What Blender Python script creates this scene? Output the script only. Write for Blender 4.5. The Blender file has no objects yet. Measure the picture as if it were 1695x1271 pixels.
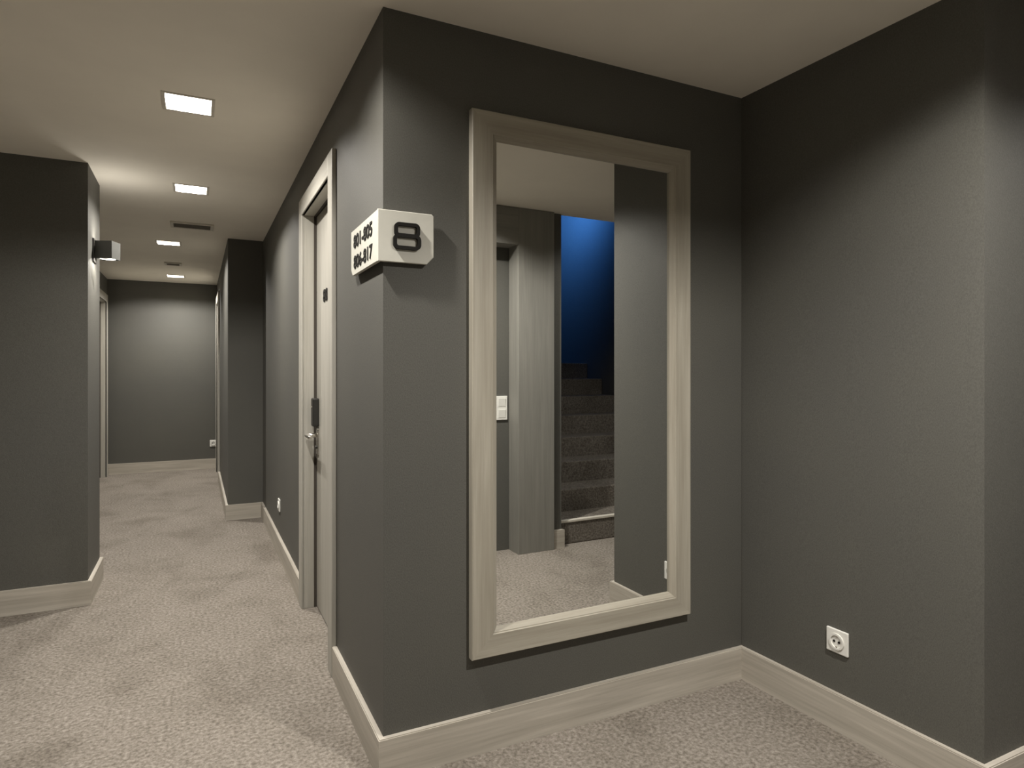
import bpy, bmesh, math
from mathutils import Vector, Matrix

# ------------------------------------------------------------------ camera, world, exposure
S = bpy.context.scene
COL = S.collection
cam_d = bpy.data.cameras.new('camera')
cam = bpy.data.objects.new('camera', cam_d); COL.objects.link(cam)
cam.location = (-0.521, -1.964, 1.265)
cam.rotation_euler = (math.pi/2, 0, -math.radians(26.24))
cam_d.sensor_fit = 'HORIZONTAL'; cam_d.sensor_width = 36.0
cam_d.lens = 36.0*1060/1695
cam_d.shift_y = -20.5/1695
cam_d.clip_start = 0.02
S.camera = cam
W = bpy.data.worlds.new('world'); S.world = W; W.use_nodes = True
W.node_tree.nodes['Background'].inputs[0].default_value = (0.02, 0.019, 0.017, 1)
W.node_tree.nodes['Background'].inputs[1].default_value = 0.3
S.view_settings.view_transform = 'Standard'
S.view_settings.look = 'None'
S.view_settings.exposure = 0.15
S.view_settings.gamma = 1.0
S.view_settings.use_curve_mapping = False

PANEL_W = 23.5        # ceiling panel lamps
SCONCE_UP, SCONCE_DOWN = 0.65, 2.2
BLUE_W = 30.0
LAMP_COL = (1.0, 0.955, 0.89)
H = 2.40
BH = 0.13             # baseboard height

# ------------------------------------------------------------------ materials
def new_mat(name):
    m = bpy.data.materials.new(name); m.use_nodes = True
    nt = m.node_tree
    return m, nt, nt.nodes['Principled BSDF']

def coord(nt, scale=(1, 1, 1), kind='Object'):
    tc = nt.nodes.new('ShaderNodeTexCoord'); mp = nt.nodes.new('ShaderNodeMapping')
    mp.inputs['Scale'].default_value = scale
    nt.links.new(tc.outputs[kind], mp.inputs['Vector'])
    return mp.outputs['Vector']

def noise(nt, vec, scale, detail=3, rough=0.55, dist=0.0):
    n = nt.nodes.new('ShaderNodeTexNoise')
    n.inputs['Scale'].default_value = scale; n.inputs['Detail'].default_value = detail
    n.inputs['Roughness'].default_value = rough; n.inputs['Distortion'].default_value = dist
    nt.links.new(vec, n.inputs['Vector'])
    return n.outputs['Fac']

def ramp(nt, fac, stops):
    r = nt.nodes.new('ShaderNodeValToRGB')
    el = r.color_ramp.elements
    el[0].position, el[0].color = stops[0][0], (*stops[0][1], 1)
    el[1].position, el[1].color = stops[-1][0], (*stops[-1][1], 1)
    for p, c in stops[1:-1]:
        e = el.new(p); e.color = (*c, 1)
    nt.links.new(fac, r.inputs['Fac'])
    return r.outputs['Color']

def mix(nt, a, b, fac, mode='MULTIPLY'):
    n = nt.nodes.new('ShaderNodeMix'); n.data_type = 'RGBA'; n.blend_type = mode
    n.inputs['Factor'].default_value = fac
    nt.links.new(a, n.inputs['A']); nt.links.new(b, n.inputs['B'])
    return n.outputs['Result']

def bump(nt, b, fac, strength, dist=0.01):
    n = nt.nodes.new('ShaderNodeBump'); n.inputs['Strength'].default_value = strength
    n.inputs['Distance'].default_value = dist
    nt.links.new(fac, n.inputs['Height']); nt.links.new(n.outputs['Normal'], b.inputs['Normal'])

def sc(c, k): return tuple(x*k for x in c)

def plain(name, c, rough=0.5, metal=0.0, spec=0.5, vary=0.06, scale=25):
    m, nt, b = new_mat(name)
    v = coord(nt)
    f = noise(nt, v, scale, 3)
    nt.links.new(ramp(nt, f, [(0.3, sc(c, 1-vary)), (0.7, sc(c, 1+vary))]), b.inputs['Base Color'])
    b.inputs['Roughness'].default_value = rough; b.inputs['Metallic'].default_value = metal
    b.inputs['Specular IOR Level'].default_value = spec
    return m

def emis(name, c, s):
    m, nt, b = new_mat(name)
    b.inputs['Base Color'].default_value = (*c, 1)
    b.inputs['Emission Color'].default_value = (*c, 1)
    b.inputs['Emission Strength'].default_value = s
    return m

def wood(name, lo, hi, fine=1.0):
    # grain runs along the object's local X
    m, nt, b = new_mat(name)
    f1 = noise(nt, coord(nt, (1.6, 34, 34)), 1.0, 4, 0.55, 0.25)
    f2 = noise(nt, coord(nt, (5, 190*fine, 190*fine)), 1.0, 3, 0.6)
    c1 = ramp(nt, f1, [(0.30, lo), (0.52, tuple((x+y)/2 for x, y in zip(lo, hi))), (0.70, hi)])
    c2 = ramp(nt, f2, [(0.3, (0.88, 0.88, 0.88)), (0.65, (1.0, 1.0, 1.0))])
    nt.links.new(mix(nt, c1, c2, 0.8), b.inputs['Base Color'])
    b.inputs['Roughness'].default_value = 0.48
    b.inputs['Specular IOR Level'].default_value = 0.35
    bump(nt, b, f2, 0.08, 0.002)
    return m

def wallpaper():
    m, nt, b = new_mat('grey_woven_wallpaper')
    v = coord(nt)
    fine = noise(nt, coord(nt, (1, 1, 0.6)), 330, 2, 0.6)
    big = noise(nt, v, 1.7, 4, 0.5)
    base = ramp(nt, fine, [(0.25, (0.083, 0.081, 0.071)), (0.75, (0.120, 0.1175, 0.104))])
    bigc = ramp(nt, big, [(0.3, (0.93, 0.93, 0.95)), (0.7, (1.05, 1.04, 1.02))])
    nt.links.new(mix(nt, base, bigc, 0.8), b.inputs['Base Color'])
    b.inputs['Roughness'].default_value = 0.62
    b.inputs['Specular IOR Level'].default_value = 0.35
    bump(nt, b, fine, 0.18, 0.003)
    return m

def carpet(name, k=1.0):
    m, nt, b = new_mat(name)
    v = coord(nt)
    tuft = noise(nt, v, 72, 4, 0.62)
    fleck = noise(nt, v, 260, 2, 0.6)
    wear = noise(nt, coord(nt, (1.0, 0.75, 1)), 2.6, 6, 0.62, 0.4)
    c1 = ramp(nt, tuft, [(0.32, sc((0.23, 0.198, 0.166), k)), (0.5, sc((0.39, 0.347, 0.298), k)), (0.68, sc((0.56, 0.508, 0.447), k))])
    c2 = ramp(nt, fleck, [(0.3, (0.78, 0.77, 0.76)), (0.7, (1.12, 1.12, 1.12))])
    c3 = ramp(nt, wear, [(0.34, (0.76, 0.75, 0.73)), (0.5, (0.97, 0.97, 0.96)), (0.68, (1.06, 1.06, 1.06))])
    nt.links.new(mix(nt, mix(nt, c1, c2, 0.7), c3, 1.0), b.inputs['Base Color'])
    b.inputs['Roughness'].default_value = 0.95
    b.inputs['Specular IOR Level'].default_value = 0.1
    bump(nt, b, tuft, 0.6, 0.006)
    return m

M = {
 'wall': wallpaper(),
 'ceil': plain('ceiling_paint', (0.90, 0.85, 0.755), 0.9, spec=0.2, vary=0.02, scale=4),
 'carpet': carpet('taupe_carpet', 0.585),
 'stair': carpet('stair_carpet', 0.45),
 'wood': wood('limed_oak', (0.335, 0.305, 0.245), (0.455, 0.423, 0.352)),
 'skirt': wood('limed_oak_skirting', (0.40, 0.364, 0.308), (0.575, 0.532, 0.46)),
 'door': wood('pale_oak_veneer', (0.40, 0.382, 0.332), (0.48, 0.46, 0.41)),
 'portal': wood('grey_oak_cladding', (0.215, 0.208, 0.184), (0.265, 0.256, 0.226)),
 'white': plain('white_plastic', (0.78, 0.77, 0.72), 0.35, vary=0.02),
 'sign': plain('cream_sign_plastic', (0.62, 0.607, 0.535), 0.45, vary=0.03),
 'black': plain('black_letters', (0.009, 0.008, 0.006), 0.6, spec=0.2),
 'dark': plain('dark_metal', (0.035, 0.033, 0.03), 0.42, metal=0.3),
 'seal': plain('dark_seal', (0.06, 0.05, 0.04), 0.8),
 'chrome': plain('satin_chrome', (0.72, 0.70, 0.66), 0.25, metal=1.0),
 'anthracite': plain('anthracite_body', (0.085, 0.085, 0.078), 0.5),
 'glow': emis('lamp_diffuser', (1.0, 0.96, 0.88), 6.0),
 'vent': plain('vent_enamel', (0.36, 0.33, 0.28), 0.5),
 'ventdark': plain('vent_shade_backing', (0.10, 0.09, 0.075), 0.8),  # dark tone stands in for the shade behind the slats
 'trimwhite': plain('lamp_trim_white', (0.62, 0.58, 0.5), 0.5),
}
mm, nt_, b_ = new_mat('mirror_glass')
b_.inputs['Base Color'].default_value = (0.86, 0.87, 0.86, 1)
b_.inputs['Metallic'].default_value = 1.0; b_.inputs['Roughness'].default_value = 0.0
M['mirror'] = mm

# ------------------------------------------------------------------ mesh helpers
def link(o, parent=None, loc=(0, 0, 0), rot=(0, 0, 0)):
    COL.objects.link(o)
    o.location = loc; o.rotation_euler = rot
    if parent: o.parent = parent
    return o

def mesh(name, bm, m, parent=None, loc=(0, 0, 0), rot=(0, 0, 0), smooth=False):
    me = bpy.data.meshes.new(name)
    bmesh.ops.recalc_face_normals(bm, faces=bm.faces[:])
    bm.to_mesh(me); bm.free()
    me.materials.append(M[m])
    if smooth:
        for p in me.polygons: p.use_smooth = True
    return link(bpy.data.objects.new(name, me), parent, loc, rot)

def tag(o, label=None, cat=None, group=None, kind=None):
    if label: o['label'] = label
    if cat: o['category'] = cat
    if group: o['group'] = group
    if kind: o['kind'] = kind
    return o

def empty(name, loc, label=None, cat=None, group=None, kind=None, rot=(0, 0, 0)):
    o = bpy.data.objects.new(name, None); o.empty_display_size = 0.1
    return tag(link(o, None, loc, rot), label, cat, group, kind)

def box(x0, x1, y0, y1, z0, z1, bev=0.0, seg=2, bm=None):
    own = bm is None
    b2 = bmesh.new()
    bmesh.ops.create_cube(b2, size=1)
    for v in b2.verts:
        v.co = Vector(((x0+x1)/2+v.co.x*(x1-x0), (y0+y1)/2+v.co.y*(y1-y0), (z0+z1)/2+v.co.z*(z1-z0)))
    if bev: bmesh.ops.bevel(b2, geom=b2.edges[:], offset=bev, segments=seg, affect='EDGES', profile=0.5)
    if own: return b2
    join(bm, b2); return bm

def join(dst, src, mat=None):
    vm = {}
    for v in src.verts: vm[v] = dst.verts.new(mat @ v.co if mat else v.co)
    for f in src.faces: dst.faces.new([vm[v] for v in f.verts])
    src.free()

def prism(poly, z0, z1):
    bm = bmesh.new()
    lo = [bm.verts.new((x, y, z0)) for x, y in poly]; hi = [bm.verts.new((x, y, z1)) for x, y in poly]
    n = len(poly)
    bm.faces.new(lo[::-1]); bm.faces.new(hi)
    for i in range(n): bm.faces.new([lo[i], lo[(i+1) % n], hi[(i+1) % n], hi[i]])
    return bm

def cyl(r, h, seg=32, r2=None, cap=True):
    bm = bmesh.new()
    bmesh.ops.create_cone(bm, cap_ends=cap, segments=seg, radius1=r, radius2=r if r2 is None else r2, depth=h)
    return bm

# ------------------------------------------------------------------ room plan (interior outline, clockwise)
PLAN = [
 ('front',        (0.0, 0.0),      'grey papered wall carrying the framed mirror', 0),
 ('right',        (1.509, 0.0),    'grey papered wall beside the mirror with one socket', 0),
 ('hall',         (1.523, -0.907), 'grey papered hall wall past the outer corner', 0),
 ('stair_right',  (3.45, -0.907),   None, 1),
 ('stair_back',   (3.45, -4.70),    'blue lit wall above the staircase', 1),
 ('stair_left',   (1.875, -4.70),   None, 1),
 ('stair_post',   (1.875, -2.025),  'narrow dark wall end between cladding and stairs', 1),
 ('niche_side_a', (1.800, -2.025),  None, 0),
 ('niche',        (1.800, -2.145),  'grey wall inside the clad niche with the double switch', 0),
 ('niche_side_b', (0.255, -2.145),  None, 0),
 ('back_stub',    (0.255, -2.025),  None, 0),
 ('back_return',  (0.17, -2.025),  None, 0),
 ('back',         (0.17, -3.40),   None, 0),
 ('left',         (-2.95, -3.40),  None, 0),
 ('left_front',   (-2.95, 2.18),   'dark grey wall end facing the lobby', 0),
 ('pier',         (-1.05, 2.18),   'short corridor wall face lit by the wall lamp', 0),
 ('pier_return',  (-1.05, 2.65),   None, 0),
 ('corridor_left',(-1.50, 2.65),   'left corridor wall with far door', 0),
 ('end',          (-1.50, 7.27),   'end wall of the corridor', 0),
 ('corridor_far', (-0.28, 7.27),   'right corridor wall beyond the projecting pier', 0),
 ('pier_right',   (-0.28, 4.0),    'dark face of projecting pier in the corridor', 0),
 ('corridor',     (0.0, 4.0),      'right corridor wall with the room door', 0),
]
NP = len(PLAN); PT = [Vector(p[1]) for p in PLAN]
def offset(i, t):            # t > 0: away from the room
    a, b, c = PT[i-1], PT[i], PT[(i+1) % NP]
    d1 = (b-a).normalized(); d2 = (c-b).normalized()
    n1 = Vector((-d1.y, d1.x)); n2 = Vector((-d2.y, d2.x))
    k = (n1+n2); k = k/k.dot(n1)
    return b + k*t

# door openings cut from walls: wall index name -> (start, end, head) in distance from the segment's first point
D1 = (0.736, 1.685, 2.19)            # main door, y range on the corridor wall (x = 0)
DR = (6.05, 7.00, 2.19)              # far right door
DL = (6.20, 7.15, 2.19)              # far left door
CUT = {'corridor': (4.0-D1[1], 4.0-D1[0], D1[2]),
       'corridor_far': (7.27-DR[1], 7.27-DR[0], DR[2]),
       'corridor_left': (DL[0]-2.65, DL[1]-2.65, DL[2])}
T = 0.035
for i, (name, p, label, tall) in enumerate(PLAN):
    j = (i+1) % NP
    a, b = PT[i], PT[j]; ao, bo = offset(i, T), offset(j, T)
    zt = 4.6 if tall else H
    d = (b-a).normalized(); nn = Vector((-d.y, d.x))*T
    pieces = [([a, b, bo, ao], 0, zt)]
    if name in CUT:
        s0, s1, hd = CUT[name]
        s0 += 0.04; s1 -= 0.04; hd -= 0.04        # the casing overlaps the wall
        p0, p1 = a+d*s0, a+d*s1
        pieces = [([a, p0, p0+nn, ao], 0, zt), ([p1, b, bo, p1+nn], 0, zt), ([p0, p1, p1+nn, p0+nn], hd, zt)]
    bm = bmesh.new()
    for poly, z0, z1 in pieces: join(bm, prism([tuple(q) for q in poly], z0, z1))
    o = mesh('wall_'+name, bm, 'wall')
    tag(o, label or 'grey papered wall of the '+name.replace('_a', '').replace('_b', '').replace('_', ' '), 'wall', kind='structure')
    # baseboard: local X along the wall so that the grain follows it
    if name in ('stair_right', 'stair_back', 'stair_left', 'niche', 'niche_side_a', 'niche_side_b'): continue
    ai, bi = offset(i, -0.018), offset(j, -0.018)
    ang = math.atan2(d.y, d.x); R = Matrix.Rotation(-ang, 2)
    loc = lambda q: tuple(R @ (q-a))
    runs = [(a, b, bi, ai)]
    if name in CUT:
        s0, s1, hd = CUT[name]; q = nn.normalized()*-0.018
        runs = []
        if s0 > 0.02: runs.append((a, a+d*s0, a+d*s0+q, ai))
        if (b-a).length-s1 > 0.02: runs.append((a+d*s1, b, bi, a+d*s1+q))
    bm = bmesh.new()
    for r in runs:
        b2 = prism([loc(q) for q in r], 0.0, BH)
        tops = [e for e in b2.edges if all(v.co.z > BH-1e-4 for v in e.verts) and all(abs(v.co.y) > 0.005 for v in e.verts)]
        bmesh.ops.bevel(b2, geom=tops, offset=0.003, segments=2, affect='EDGES')
        join(bm, b2)
    o = mesh('baseboard_'+name, bm, 'skirt', None, (a.x, a.y, 0), (0, 0, ang))
    tag(o, 'pale limed oak baseboard along the '+name.replace('_', ' ')+' wall', 'baseboard', kind='structure')

# floor and ceiling
o = mesh('floor', box(-3.05, 3.52, -4.8, 7.4, -0.08, 0.0), 'carpet')
tag(o, 'mottled taupe carpet floor of lobby and corridor', 'floor', kind='structure')

LIGHTS = [(-0.55, -0.19), (-0.55, 1.08), (-0.55, 2.49), (-0.74, 4.44), (-0.74, 6.63), (0.80, -1.50), (2.55, -1.55)]
LH = 0.09                                    # half size of the lamp opening
xs = sorted({-3.05, 3.52, 1.845, *[round(x+s*LH, 4) for x, y in LIGHTS for s in (-1, 1)]})
ys = sorted({-3.5, 7.4, -2.05, *[round(y+s*LH, 4) for x, y in LIGHTS for s in (-1, 1)]})
bm = bmesh.new()
vv = {(x, y): bm.verts.new((x, y, H)) for x in xs for y in ys}
for a in range(len(xs)-1):
    for b in range(len(ys)-1):
        cx, cy = (xs[a]+xs[a+1])/2, (ys[b]+ys[b+1])/2
        if cx > 1.845 and cy < -2.05: continue
        if any(abs(cx-x) < LH and abs(cy-y) < LH for x, y in LIGHTS): continue
        bm.faces.new([vv[xs[a], ys[b]], vv[xs[a+1], ys[b]], vv[xs[a+1], ys[b+1]], vv[xs[a], ys[b+1]]])
bmesh.ops.delete(bm, geom=[v for v in bm.verts if not v.link_faces], context='VERTS')
ex = bmesh.ops.extrude_face_region(bm, geom=bm.faces[:])
for v in [g for g in ex['geom'] if isinstance(g, bmesh.types.BMVert)]: v.co.z += 0.14
tag(mesh('ceiling', bm, 'ceil'), 'smooth beige white ceiling with square lamps', 'ceiling', kind='structure')
tag(mesh('wall_stair_upper', box(1.815, 3.50, -2.05, -1.99, H+0.14, 4.6), 'wall'), 'wall over the stair opening', 'wall', kind='structure')
tag(mesh('ceiling_stair', box(1.815, 3.50, -4.76, -1.99, 4.6, 4.66), 'ceil'), 'high ceiling over the staircase', 'ceiling', kind='structure')

# ------------------------------------------------------------------ ceiling lamps
LLAB = ['square recessed ceiling lamp over the lobby before the sign corner',
        'square ceiling lamp just outside the pale room door',
        'square ceiling lamp beside the wall lamp, before the wide vent',
        'square ceiling lamp between the wide vent and small vent',
        'square ceiling lamp nearest the corridor end wall',
        'square ceiling lamp over the lobby by the clad niche',
        'square ceiling lamp over the side hall before the staircase']
def ceiling_light(x, y, label, k):
    r = empty('ceiling_light', (x, y, H), label, 'ceiling lamp', 'square recessed ceiling lamps')
    dp = 0.040
    bm = bmesh.new(); t = 0.003; h = LH-0.0005
    for (x0, x1, y0, y1) in ((-h, -h+t, -h, h), (h-t, h, -h, h), (-h+t, h-t, -h, -h+t), (-h+t, h-t, h-t, h)):
        box(x0, x1, y0, y1, 0.0, dp, bm=bm)
    mesh('housing', bm, 'trimwhite', r)
    bm = bmesh.new(); o = LH+0.010; i = LH-0.0035
    for (x0, x1, y0, y1) in ((-o, -i, -o, o), (i, o, -o, o), (-i, i, -o, -i), (-i, i, i, o)):
        box(x0, x1, y0, y1, -0.003, 0.0, bm=bm)
    mesh('trim_ring', bm, 'trimwhite', r)
    mesh('diffuser', box(-h, h, -h, h, dp, dp+0.006), 'glow', r)
    ld = bpy.data.lights.new('panel_lamp', 'AREA'); ld.shape = 'SQUARE'; ld.size = 0.05
    ld.energy = PANEL_W*k; ld.color = LAMP_COL; ld.spread = math.radians(149)
    link(bpy.data.objects.new('panel_lamp', ld), r, (0, 0, dp-0.003))
for (x, y), lb, k in zip(LIGHTS, LLAB, (1.0, 1, 1, 1, 1.1, 1.85, 0.5)): ceiling_light(x, y, lb, k)

# ------------------------------------------------------------------ ceiling vents
def vent(x, y, w, d, label, n):
    r = empty('ceiling_vent', (x, y, H), label, 'vent')
    f = 0.022
    for (x0, x1, y0, y1) in ((-w/2, w/2, -d/2, -d/2+f), (-w/2, w/2, d/2-f, d/2), (-w/2, -w/2+f, -d/2+f, d/2-f), (w/2-f, w/2, -d/2+f, d/2-f)):
        mesh('frame_bar', box(x0, x1, y0, y1, -0.012, 0.0, 0.002), 'trimwhite', r)
    mesh('shade_backing', box(-w/2+f, w/2-f, -d/2+f, d/2-f, -0.0025, -0.0005), 'ventdark', r)  # flat dark sheet under a closed ceiling, painted as the shaded opening
    for k in range(n):
        yy = -d/2+f+(k+0.5)*(d-2*f)/n
        mesh('slat', box(-w/2+f, w/2-f, -0.008, 0.008, -0.001, 0.001), 'vent', r, (0, yy, -0.008), (math.radians(30), 0, 0))
vent(-0.55, 3.59, 0.30, 0.20, 'wide slatted air vent in the corridor ceiling', 6)
vent(-0.74, 5.64, 0.16, 0.16, 'small square slatted vent in the far corridor ceiling', 5)

# ------------------------------------------------------------------ doors
def door(name, origin, rotz, label, detail, flip=1):
    """local frame: X along the wall (0..0.949), Y into the wall, Z up"""
    w, hd, c, rec = 0.949, 2.19, 0.092, 0.060
    r = empty(name, origin, label, 'door', None, 'structure', (0, 0, rotz))
    fr = link(bpy.data.objects.new('door_frame', None), r); fr.empty_display_size = 0.1
    # side casings: local X of each board runs up the door so the grain is vertical
    up = (0, -math.pi/2, 0)
    for x0 in (0.0, w-c):
        mesh('casing', box(0, hd, -0.020, 0.0, -(c), 0.0, 0.004), 'door', fr, (x0, 0, 0), up)
    mesh('casing', box(c, w-c, -0.020, 0.0, hd-c, hd, 0.004), 'door', fr)
    for x0 in (c-0.012, w-c):
        mesh('jamb', box(0, hd-c, -0.016, rec-0.014, -0.012, 0.0, 0.0015), 'door', fr, (x0, 0, 0), up)
        mesh('seal', box(0, hd-c, rec-0.014, rec, -0.012, 0.0), 'seal', fr, (x0, 0, 0), up)
    mesh('jamb', box(c, w-c, -0.016, rec-0.014, hd-c, hd-c+0.012, 0.0015), 'door', fr)
    mesh('seal', box(c, w-c, rec-0.014, rec, hd-c, hd-c+0.012), 'seal', fr)
    leaf = mesh('door_leaf', box(0.008, hd-c-0.004, rec, rec+0.042, -(w-c-0.004), -(c+0.004), 0.002), 'door', r, (0, 0, 0), up)
    if not detail: return r
    return r

# main door: on the corridor wall x = 0; local X runs towards -Y (from far to near), local Y points to +X
dr = door('door_1', (0, D1[1], 0), -math.pi/2, 'pale oak room door with wide casing beside the number sign', True)
def on_door(name, bm, m, loc, parent=None, rot=(0, 0, 0), smooth=False):
    return mesh(name, bm, m, parent or dr, loc, rot, smooth)
# electronic lock, lever, key cylinder, number (far side of the leaf = small local X)
LX = 0.145
lock = on_door('door_lock', box(-0.030, 0.030, -0.034, 0.0, -0.075, 0.075, 0.008, 3), 'dark', (LX, 0.060, 1.05))
mesh('card_slot', box(-0.020, 0.020, -0.002, 0.002, -0.004, 0.004), 'chrome', lock, (0, -0.0345, 0.03))
hd_ = bpy.data.objects.new('door_handle', None); hd_.empty_display_size = 0.05; link(hd_, dr, (LX, 0.060, 0.91))
bm = box(-0.022, 0.022, -0.008, 0.0, -0.085, 0.055, 0.004, 2)
mesh('back_plate', bm, 'chrome', hd_)
mesh('neck', cyl(0.011, 0.050, 20), 'chrome', hd_, (0, -0.031, 0.018), (math.pi/2, 0, 0), True)
bm = box(-0.014, 0.118, -0.010, 0.010, -0.009, 0.009, 0.006, 3)
mesh('lever', bm, 'chrome', hd_, (0, -0.060, 0.018))
mesh('key_cylinder', cyl(0.009, 0.014, 20), 'dark', hd_, (0, -0.010, -0.045), (math.pi/2, 0, 0))

def text_mesh(name, s, size, depth, m, parent, loc, rot, width=None, bold=0.0):
    c = bpy.data.curves.new(name, 'FONT'); c.body = s; c.size = size; c.extrude = depth
    c.align_x = 'CENTER'; c.align_y = 'CENTER'; c.offset = bold
    t = bpy.data.objects.new(name, c); COL.objects.link(t)
    bpy.context.view_layer.update()
    me = bpy.data.meshes.new_from_object(t.evaluated_get(bpy.context.evaluated_depsgraph_get()))
    bpy.data.objects.remove(t); bpy.data.curves.remove(c)
    if width:
        w = max(v.co.x for v in me.vertices)-min(v.co.x for v in me.vertices)
        for v in me.vertices: v.co.x *= width/w
    me.name = name; me.materials.clear(); me.materials.append(M[m])
    return link(bpy.data.objects.new(name, me), parent, loc, rot)
text_mesh('door_number', '801', 0.085, 0.002, 'black', dr, (0.395, 0.058, 1.645), (math.pi/2, 0, 0), 0.16, 0.002)

# far doors
door('door_2', (-0.28, DR[1], 0), -math.pi/2, 'far pale oak door on the right near the corridor end', False)
door('door_3', (-1.50, DL[0], 0), math.pi/2, 'far pale oak door on the left near the corridor end', False)

# ------------------------------------------------------------------ framed mirror on the front wall
MX0, MX1, MZ0, MZ1 = 0.288, 1.212, 0.318, 2.129
mr = empty('framed_mirror', ((MX0+MX1)/2, 0, MZ0), 'tall wall mirror in a wide pale oak frame', 'mirror')
FW = 0.094
# profile: (distance from the outer edge, distance out of the wall)
PROF = [(0, 0.0), (0, 0.026), (0.003, 0.030), (0.074, 0.030), (0.0765, 0.0275), (0.080, 0.0265), (FW, 0.014), (FW, 0.0)]
def rail(L, parent, loc, rot):
    bm = bmesh.new(); A = []; B = []
    for d, o in PROF:
        A.append(bm.verts.new((d, -o, d))); B.append(bm.verts.new((L-d, -o, d)))
    n = len(PROF)
    for k in range(n): bm.faces.new([A[k], A[(k+1) % n], B[(k+1) % n], B[k]])
    bm.faces.new(A); bm.faces.new(B[::-1])
    return mesh('frame_rail', bm, 'wood', parent, loc, rot)
mw, mh = MX1-MX0, MZ1-MZ0
rail(mw, mr, (-mw/2, 0, 0), (0, 0, 0))
rail(mw, mr, (mw/2, 0, mh), (0, math.pi, 0))
rail(mh, mr, (mw/2, 0, 0), (0, -math.pi/2, 0))
rail(mh, mr, (-mw/2, 0, mh), (0, math.pi/2, 0))
g = FW-0.004
mesh('mirror_glass', box(-mw/2+g, mw/2-g, -0.010, -0.004, g, mh-g), 'mirror', mr, (0, 0, 0), (0, 0, 0.0085))

# ------------------------------------------------------------------ corner sign
sg = empty('corner_sign', (0, 0, 1.605), 'cream L shaped corner sign with black floor number 8', 'sign')
SH, st = 0.160, 0.012
def plate(poly, parent, name, rot, loc):
    bm = prism(poly, 0, st)
    bmesh.ops.bevel(bm, geom=[e for e in bm.edges if abs(e.verts[0].co.z-e.verts[1].co.z) < 1e-6], offset=0.0015, segments=1, affect='EDGES')
    return mesh(name, bm, 'sign', parent, loc, rot)
off = 0.010
# front plate in local x (along wall), y (up) then turned upright, facing -Y
fp = plate([(-off-st, 0), (0.135, 0), (0.158, 0.024), (0.158, SH-0.006), (0.152, SH), (-off-st, SH)], sg, 'front_plate', (math.pi/2, 0, 0), (0, -off, 0))
sp = plate([(-0.355, 0.022), (-0.330, 0), (off, 0), (off, SH), (-0.355, SH)], sg, 'side_plate', (math.pi/2, 0, -math.pi/2), (-off, 0, 0))
mesh('spacer', box(0.03, 0.12, -off, 0.0, 0.03, 0.13), 'dark', sg)
mesh('spacer', box(-off, 0.0, 0.06, 0.28, 0.03, 0.13), 'dark', sg)
def rounded(w, h, r, n=6):
    pts = []
    for cx, cy, a0 in ((w/2-r, h/2-r, 0), (-w/2+r, h/2-r, 90), (-w/2+r, -h/2+r, 180), (w/2-r, -h/2+r, 270)):
        for k in range(n+1):
            a = math.radians(a0+90*k/n); pts.append((cx+r*math.cos(a), cy+r*math.sin(a)))
    return pts
def ring(w, h, r, t, d, cy, bm):
    o = rounded(w, h, r); i = rounded(w-2*t, h-2*t, max(r-t, 0.003)); n = len(o)
    V = [[bm.verts.new((x, y+cy, z)) for x, y in q] for q, z in ((o, 0), (i, 0), (o, d), (i, d))]
    for k in range(n):
        l = (k+1) % n
        bm.faces.new([V[2][k], V[2][l], V[3][l], V[3][k]]); bm.faces.new([V[0][l], V[0][k], V[1][k], V[1][l]])
        bm.faces.new([V[0][k], V[0][l], V[2][l], V[2][k]]); bm.faces.new([V[1][l], V[1][k], V[3][k], V[3][l]])
bm = bmesh.new()
ring(0.082, 0.045, 0.015, 0.011, 0.010, 0.0195, bm); ring(0.089, 0.048, 0.017, 0.011, 0.0102, -0.0175, bm)
mesh('digit_eight', bm, 'black', sg, (0.069, -off-st, 0.0815), (math.pi/2, 0, 0))
for zz, s in ((0.112, '801-805'), (0.040, '806-817')):
    text_mesh('room_numbers', s, 0.062, 0.002, 'black', sg, (-off-st-0.0005, 0.175, zz), (math.pi/2, 0, -math.pi/2), 0.262, 0.0009)

# ------------------------------------------------------------------ sockets and switch
def socket(x, y, z, rotz, label):
    """local -Y faces the room"""
    r = empty('wall_socket', (x, y, z), label, 'socket', None, None, (0, 0, rotz))
    s = 0.042
    mesh('plate', box(-s, s, -0.009, 0.0, -s, s, 0.0035, 3), 'white', r)
    bm = bmesh.new()
    n = 40
    prof = [(0.0285, -0.0090), (0.0285, -0.0135), (0.0215, -0.0135), (0.0205, -0.0095), (0.0, -0.0095)]
    rows = [[bm.verts.new((q*math.cos(2*math.pi*k/n), h, q*math.sin(2*math.pi*k/n))) for k in range(n)] for q, h in prof[:-1]]
    c = bm.verts.new((0, prof[-1][1], 0))
    for a, b in zip(rows, rows[1:]):
        for k in range(n): bm.faces.new([a[k], a[(k+1) % n], b[(k+1) % n], b[k]])
    for k in range(n): bm.faces.new([rows[-1][k], rows[-1][(k+1) % n], c])
    mesh('socket_cup', bm, 'white', r)
    for sx in (-0.0095, 0.0095):
        mesh('pin_hole', cyl(0.0042, 0.003, 14), 'black', r, (sx, -0.0102, 0), (math.pi/2, 0, 0))
    for sz in (-0.0185, 0.0185):
        mesh('earth_clip', box(-0.004, 0.004, -0.0125, -0.0095, -0.002, 0.002), 'chrome', r, (0, 0, sz))
d = (PT[2]-PT[1]).normalized(); p = PT[1]+d*0.443
socket(p.x, p.y, 0.312, math.atan2(d.y, d.x), 'white socket low on the wall beside the mirror')
socket(0.0, 2.745, 0.338, -math.pi/2, 'white socket low on the corridor wall past the door')
socket(-0.322, 7.27, 0.33, 0.0, 'white socket low on the corridor end wall by the corner')

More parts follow.
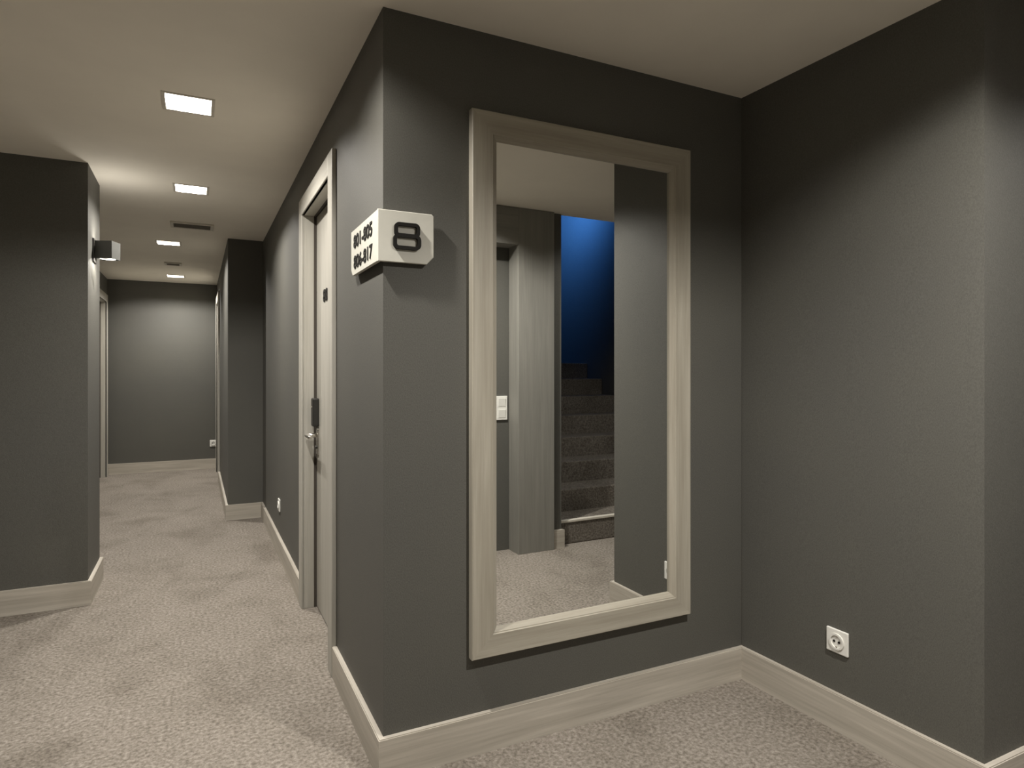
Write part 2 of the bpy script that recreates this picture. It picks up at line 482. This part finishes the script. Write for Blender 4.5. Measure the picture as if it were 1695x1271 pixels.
sw = empty('light_switch', (1.452, -2.145, 1.008), 'white double light switch inside the clad niche', 'light switch', None, None, (0, 0, math.pi))
mesh('plate', box(-0.044, 0.044, -0.010, 0.0, -0.085, 0.085, 0.003, 2), 'white', sw)
for z in (-0.040, 0.040):
    mesh('rocker', box(-0.030, 0.030, -0.004, 0.0, -0.030, 0.030, 0.0015, 2), 'white', sw, (0, -0.0095, z), (math.radians(4), 0, 0))

# ------------------------------------------------------------------ clad niche surround on the opposite side of the lobby
pn = empty('niche_surround', (1.0, -2.14, 0), 'grey oak cladding around the shallow niche opposite the mirror', 'cladding')
up = (0, -math.pi/2, 0)
def clad_post(x0, x1):
    mesh('clad_post', box(0, H-0.002, 0.0, 0.150, -(x1-x0), 0, 0.002), 'portal', pn, (x0-1.0, 0.0, 0.0), up)
clad_post(1.510, 1.796); clad_post(0.262, 0.55)
mesh('clad_header', box(-0.45, 0.510, 0.0, 0.150, 2.142, H-0.002, 0.002), 'portal', pn)

# ------------------------------------------------------------------ wall lamp on the pier
ws = empty('wall_lamp', (-1.05, 2.40, 1.965), 'dark cube wall lamp shining up and down on corridor wall', 'wall lamp')
mesh('back_plate', box(0.0, 0.008, -0.055, 0.055, -0.075, 0.060, 0.003), 'dark', ws)
mesh('arm', box(0.008, 0.030, -0.020, 0.020, -0.020, 0.020, 0.002), 'dark', ws)
bs, t = 0.046, 0.003
cxl, bt = 0.069, math.radians(-22)          # the cube is turned a little on its arm
bm = bmesh.new()
box(-bs, -bs+t, -bs, bs, -0.050, 0.050, bm=bm); box(bs-t, bs, -bs, bs, -0.050, 0.050, bm=bm)
box(-bs+t, bs-t, -bs, -bs+t, -0.050, 0.050, bm=bm); box(-bs+t, bs-t, bs-t, bs, -0.050, 0.050, bm=bm)
body = mesh('body', bm, 'anthracite', ws, (cxl, 0, 0), (0, 0, bt))
for s in (-1, 1):
    mesh('lens', cyl(0.0385, 0.006, 36), 'glow', ws, (cxl, 0, s*(0.037 if s > 0 else 0.030)))
    b2 = bmesh.new()                      # square collar with a round hole around each lens
    n = 32; rr = 0.039; q = bs-t
    ci = [b2.verts.new((rr*math.cos(2*math.pi*k/n), rr*math.sin(2*math.pi*k/n), 0)) for k in range(n)]
    so = []
    for k in range(n):
        a = 2*math.pi*k/n; m_ = max(abs(math.cos(a)), abs(math.sin(a))); so.append(b2.verts.new((q*math.cos(a)/m_, q*math.sin(a)/m_, 0)))
    for k in range(n): b2.faces.new([ci[k], ci[(k+1) % n], so[(k+1) % n], so[k]])
    e = bmesh.ops.extrude_face_region(b2, geom=b2.faces[:])
    for v in [g_ for g_ in e['geom'] if isinstance(g_, bmesh.types.BMVert)]: v.co.z += 0.003
    mesh('collar', b2, 'anthracite', ws, (cxl, 0, s*0.046-0.0015), (0, 0, bt))
    ld = bpy.data.lights.new('sconce_lamp', 'AREA'); ld.shape = 'DISK'; ld.size = 0.07
    ld.energy = SCONCE_UP if s > 0 else SCONCE_DOWN; ld.color = (1.0, 0.95, 0.86)
    link(bpy.data.objects.new('sconce_lamp', ld), ws, (cxl, 0, s*(0.042 if s > 0 else 0.035)), (math.pi if s > 0 else 0, 0, 0))

# ------------------------------------------------------------------ staircase behind the lobby (seen in the mirror)
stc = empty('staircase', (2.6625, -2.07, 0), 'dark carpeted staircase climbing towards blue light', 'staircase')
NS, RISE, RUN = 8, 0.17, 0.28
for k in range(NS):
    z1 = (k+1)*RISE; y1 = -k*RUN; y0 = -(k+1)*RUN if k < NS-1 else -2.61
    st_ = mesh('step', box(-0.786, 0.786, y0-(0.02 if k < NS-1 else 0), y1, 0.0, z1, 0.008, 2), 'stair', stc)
    if k == 0:
        tag(mesh('nosing', box(-0.786, 0.786, y1-0.030, y1+0.006, z1-0.012, z1+0.006, 0.003), 'trimwhite', st_), 'pale strip along the lowest step')

# blue lamp high in the stairwell, washing the upper part of its back wall
ld = bpy.data.lights.new('stairwell_blue_lamp', 'AREA'); ld.shape = 'RECTANGLE'; ld.size = 0.6; ld.size_y = 0.10
ld.energy = BLUE_W; ld.color = (0.07, 0.29, 1.0); ld.spread = math.radians(165)
link(bpy.data.objects.new('stairwell_blue_lamp', ld), None, (2.75, -4.0, 3.13), (math.radians(-88), 0, math.radians(50)))
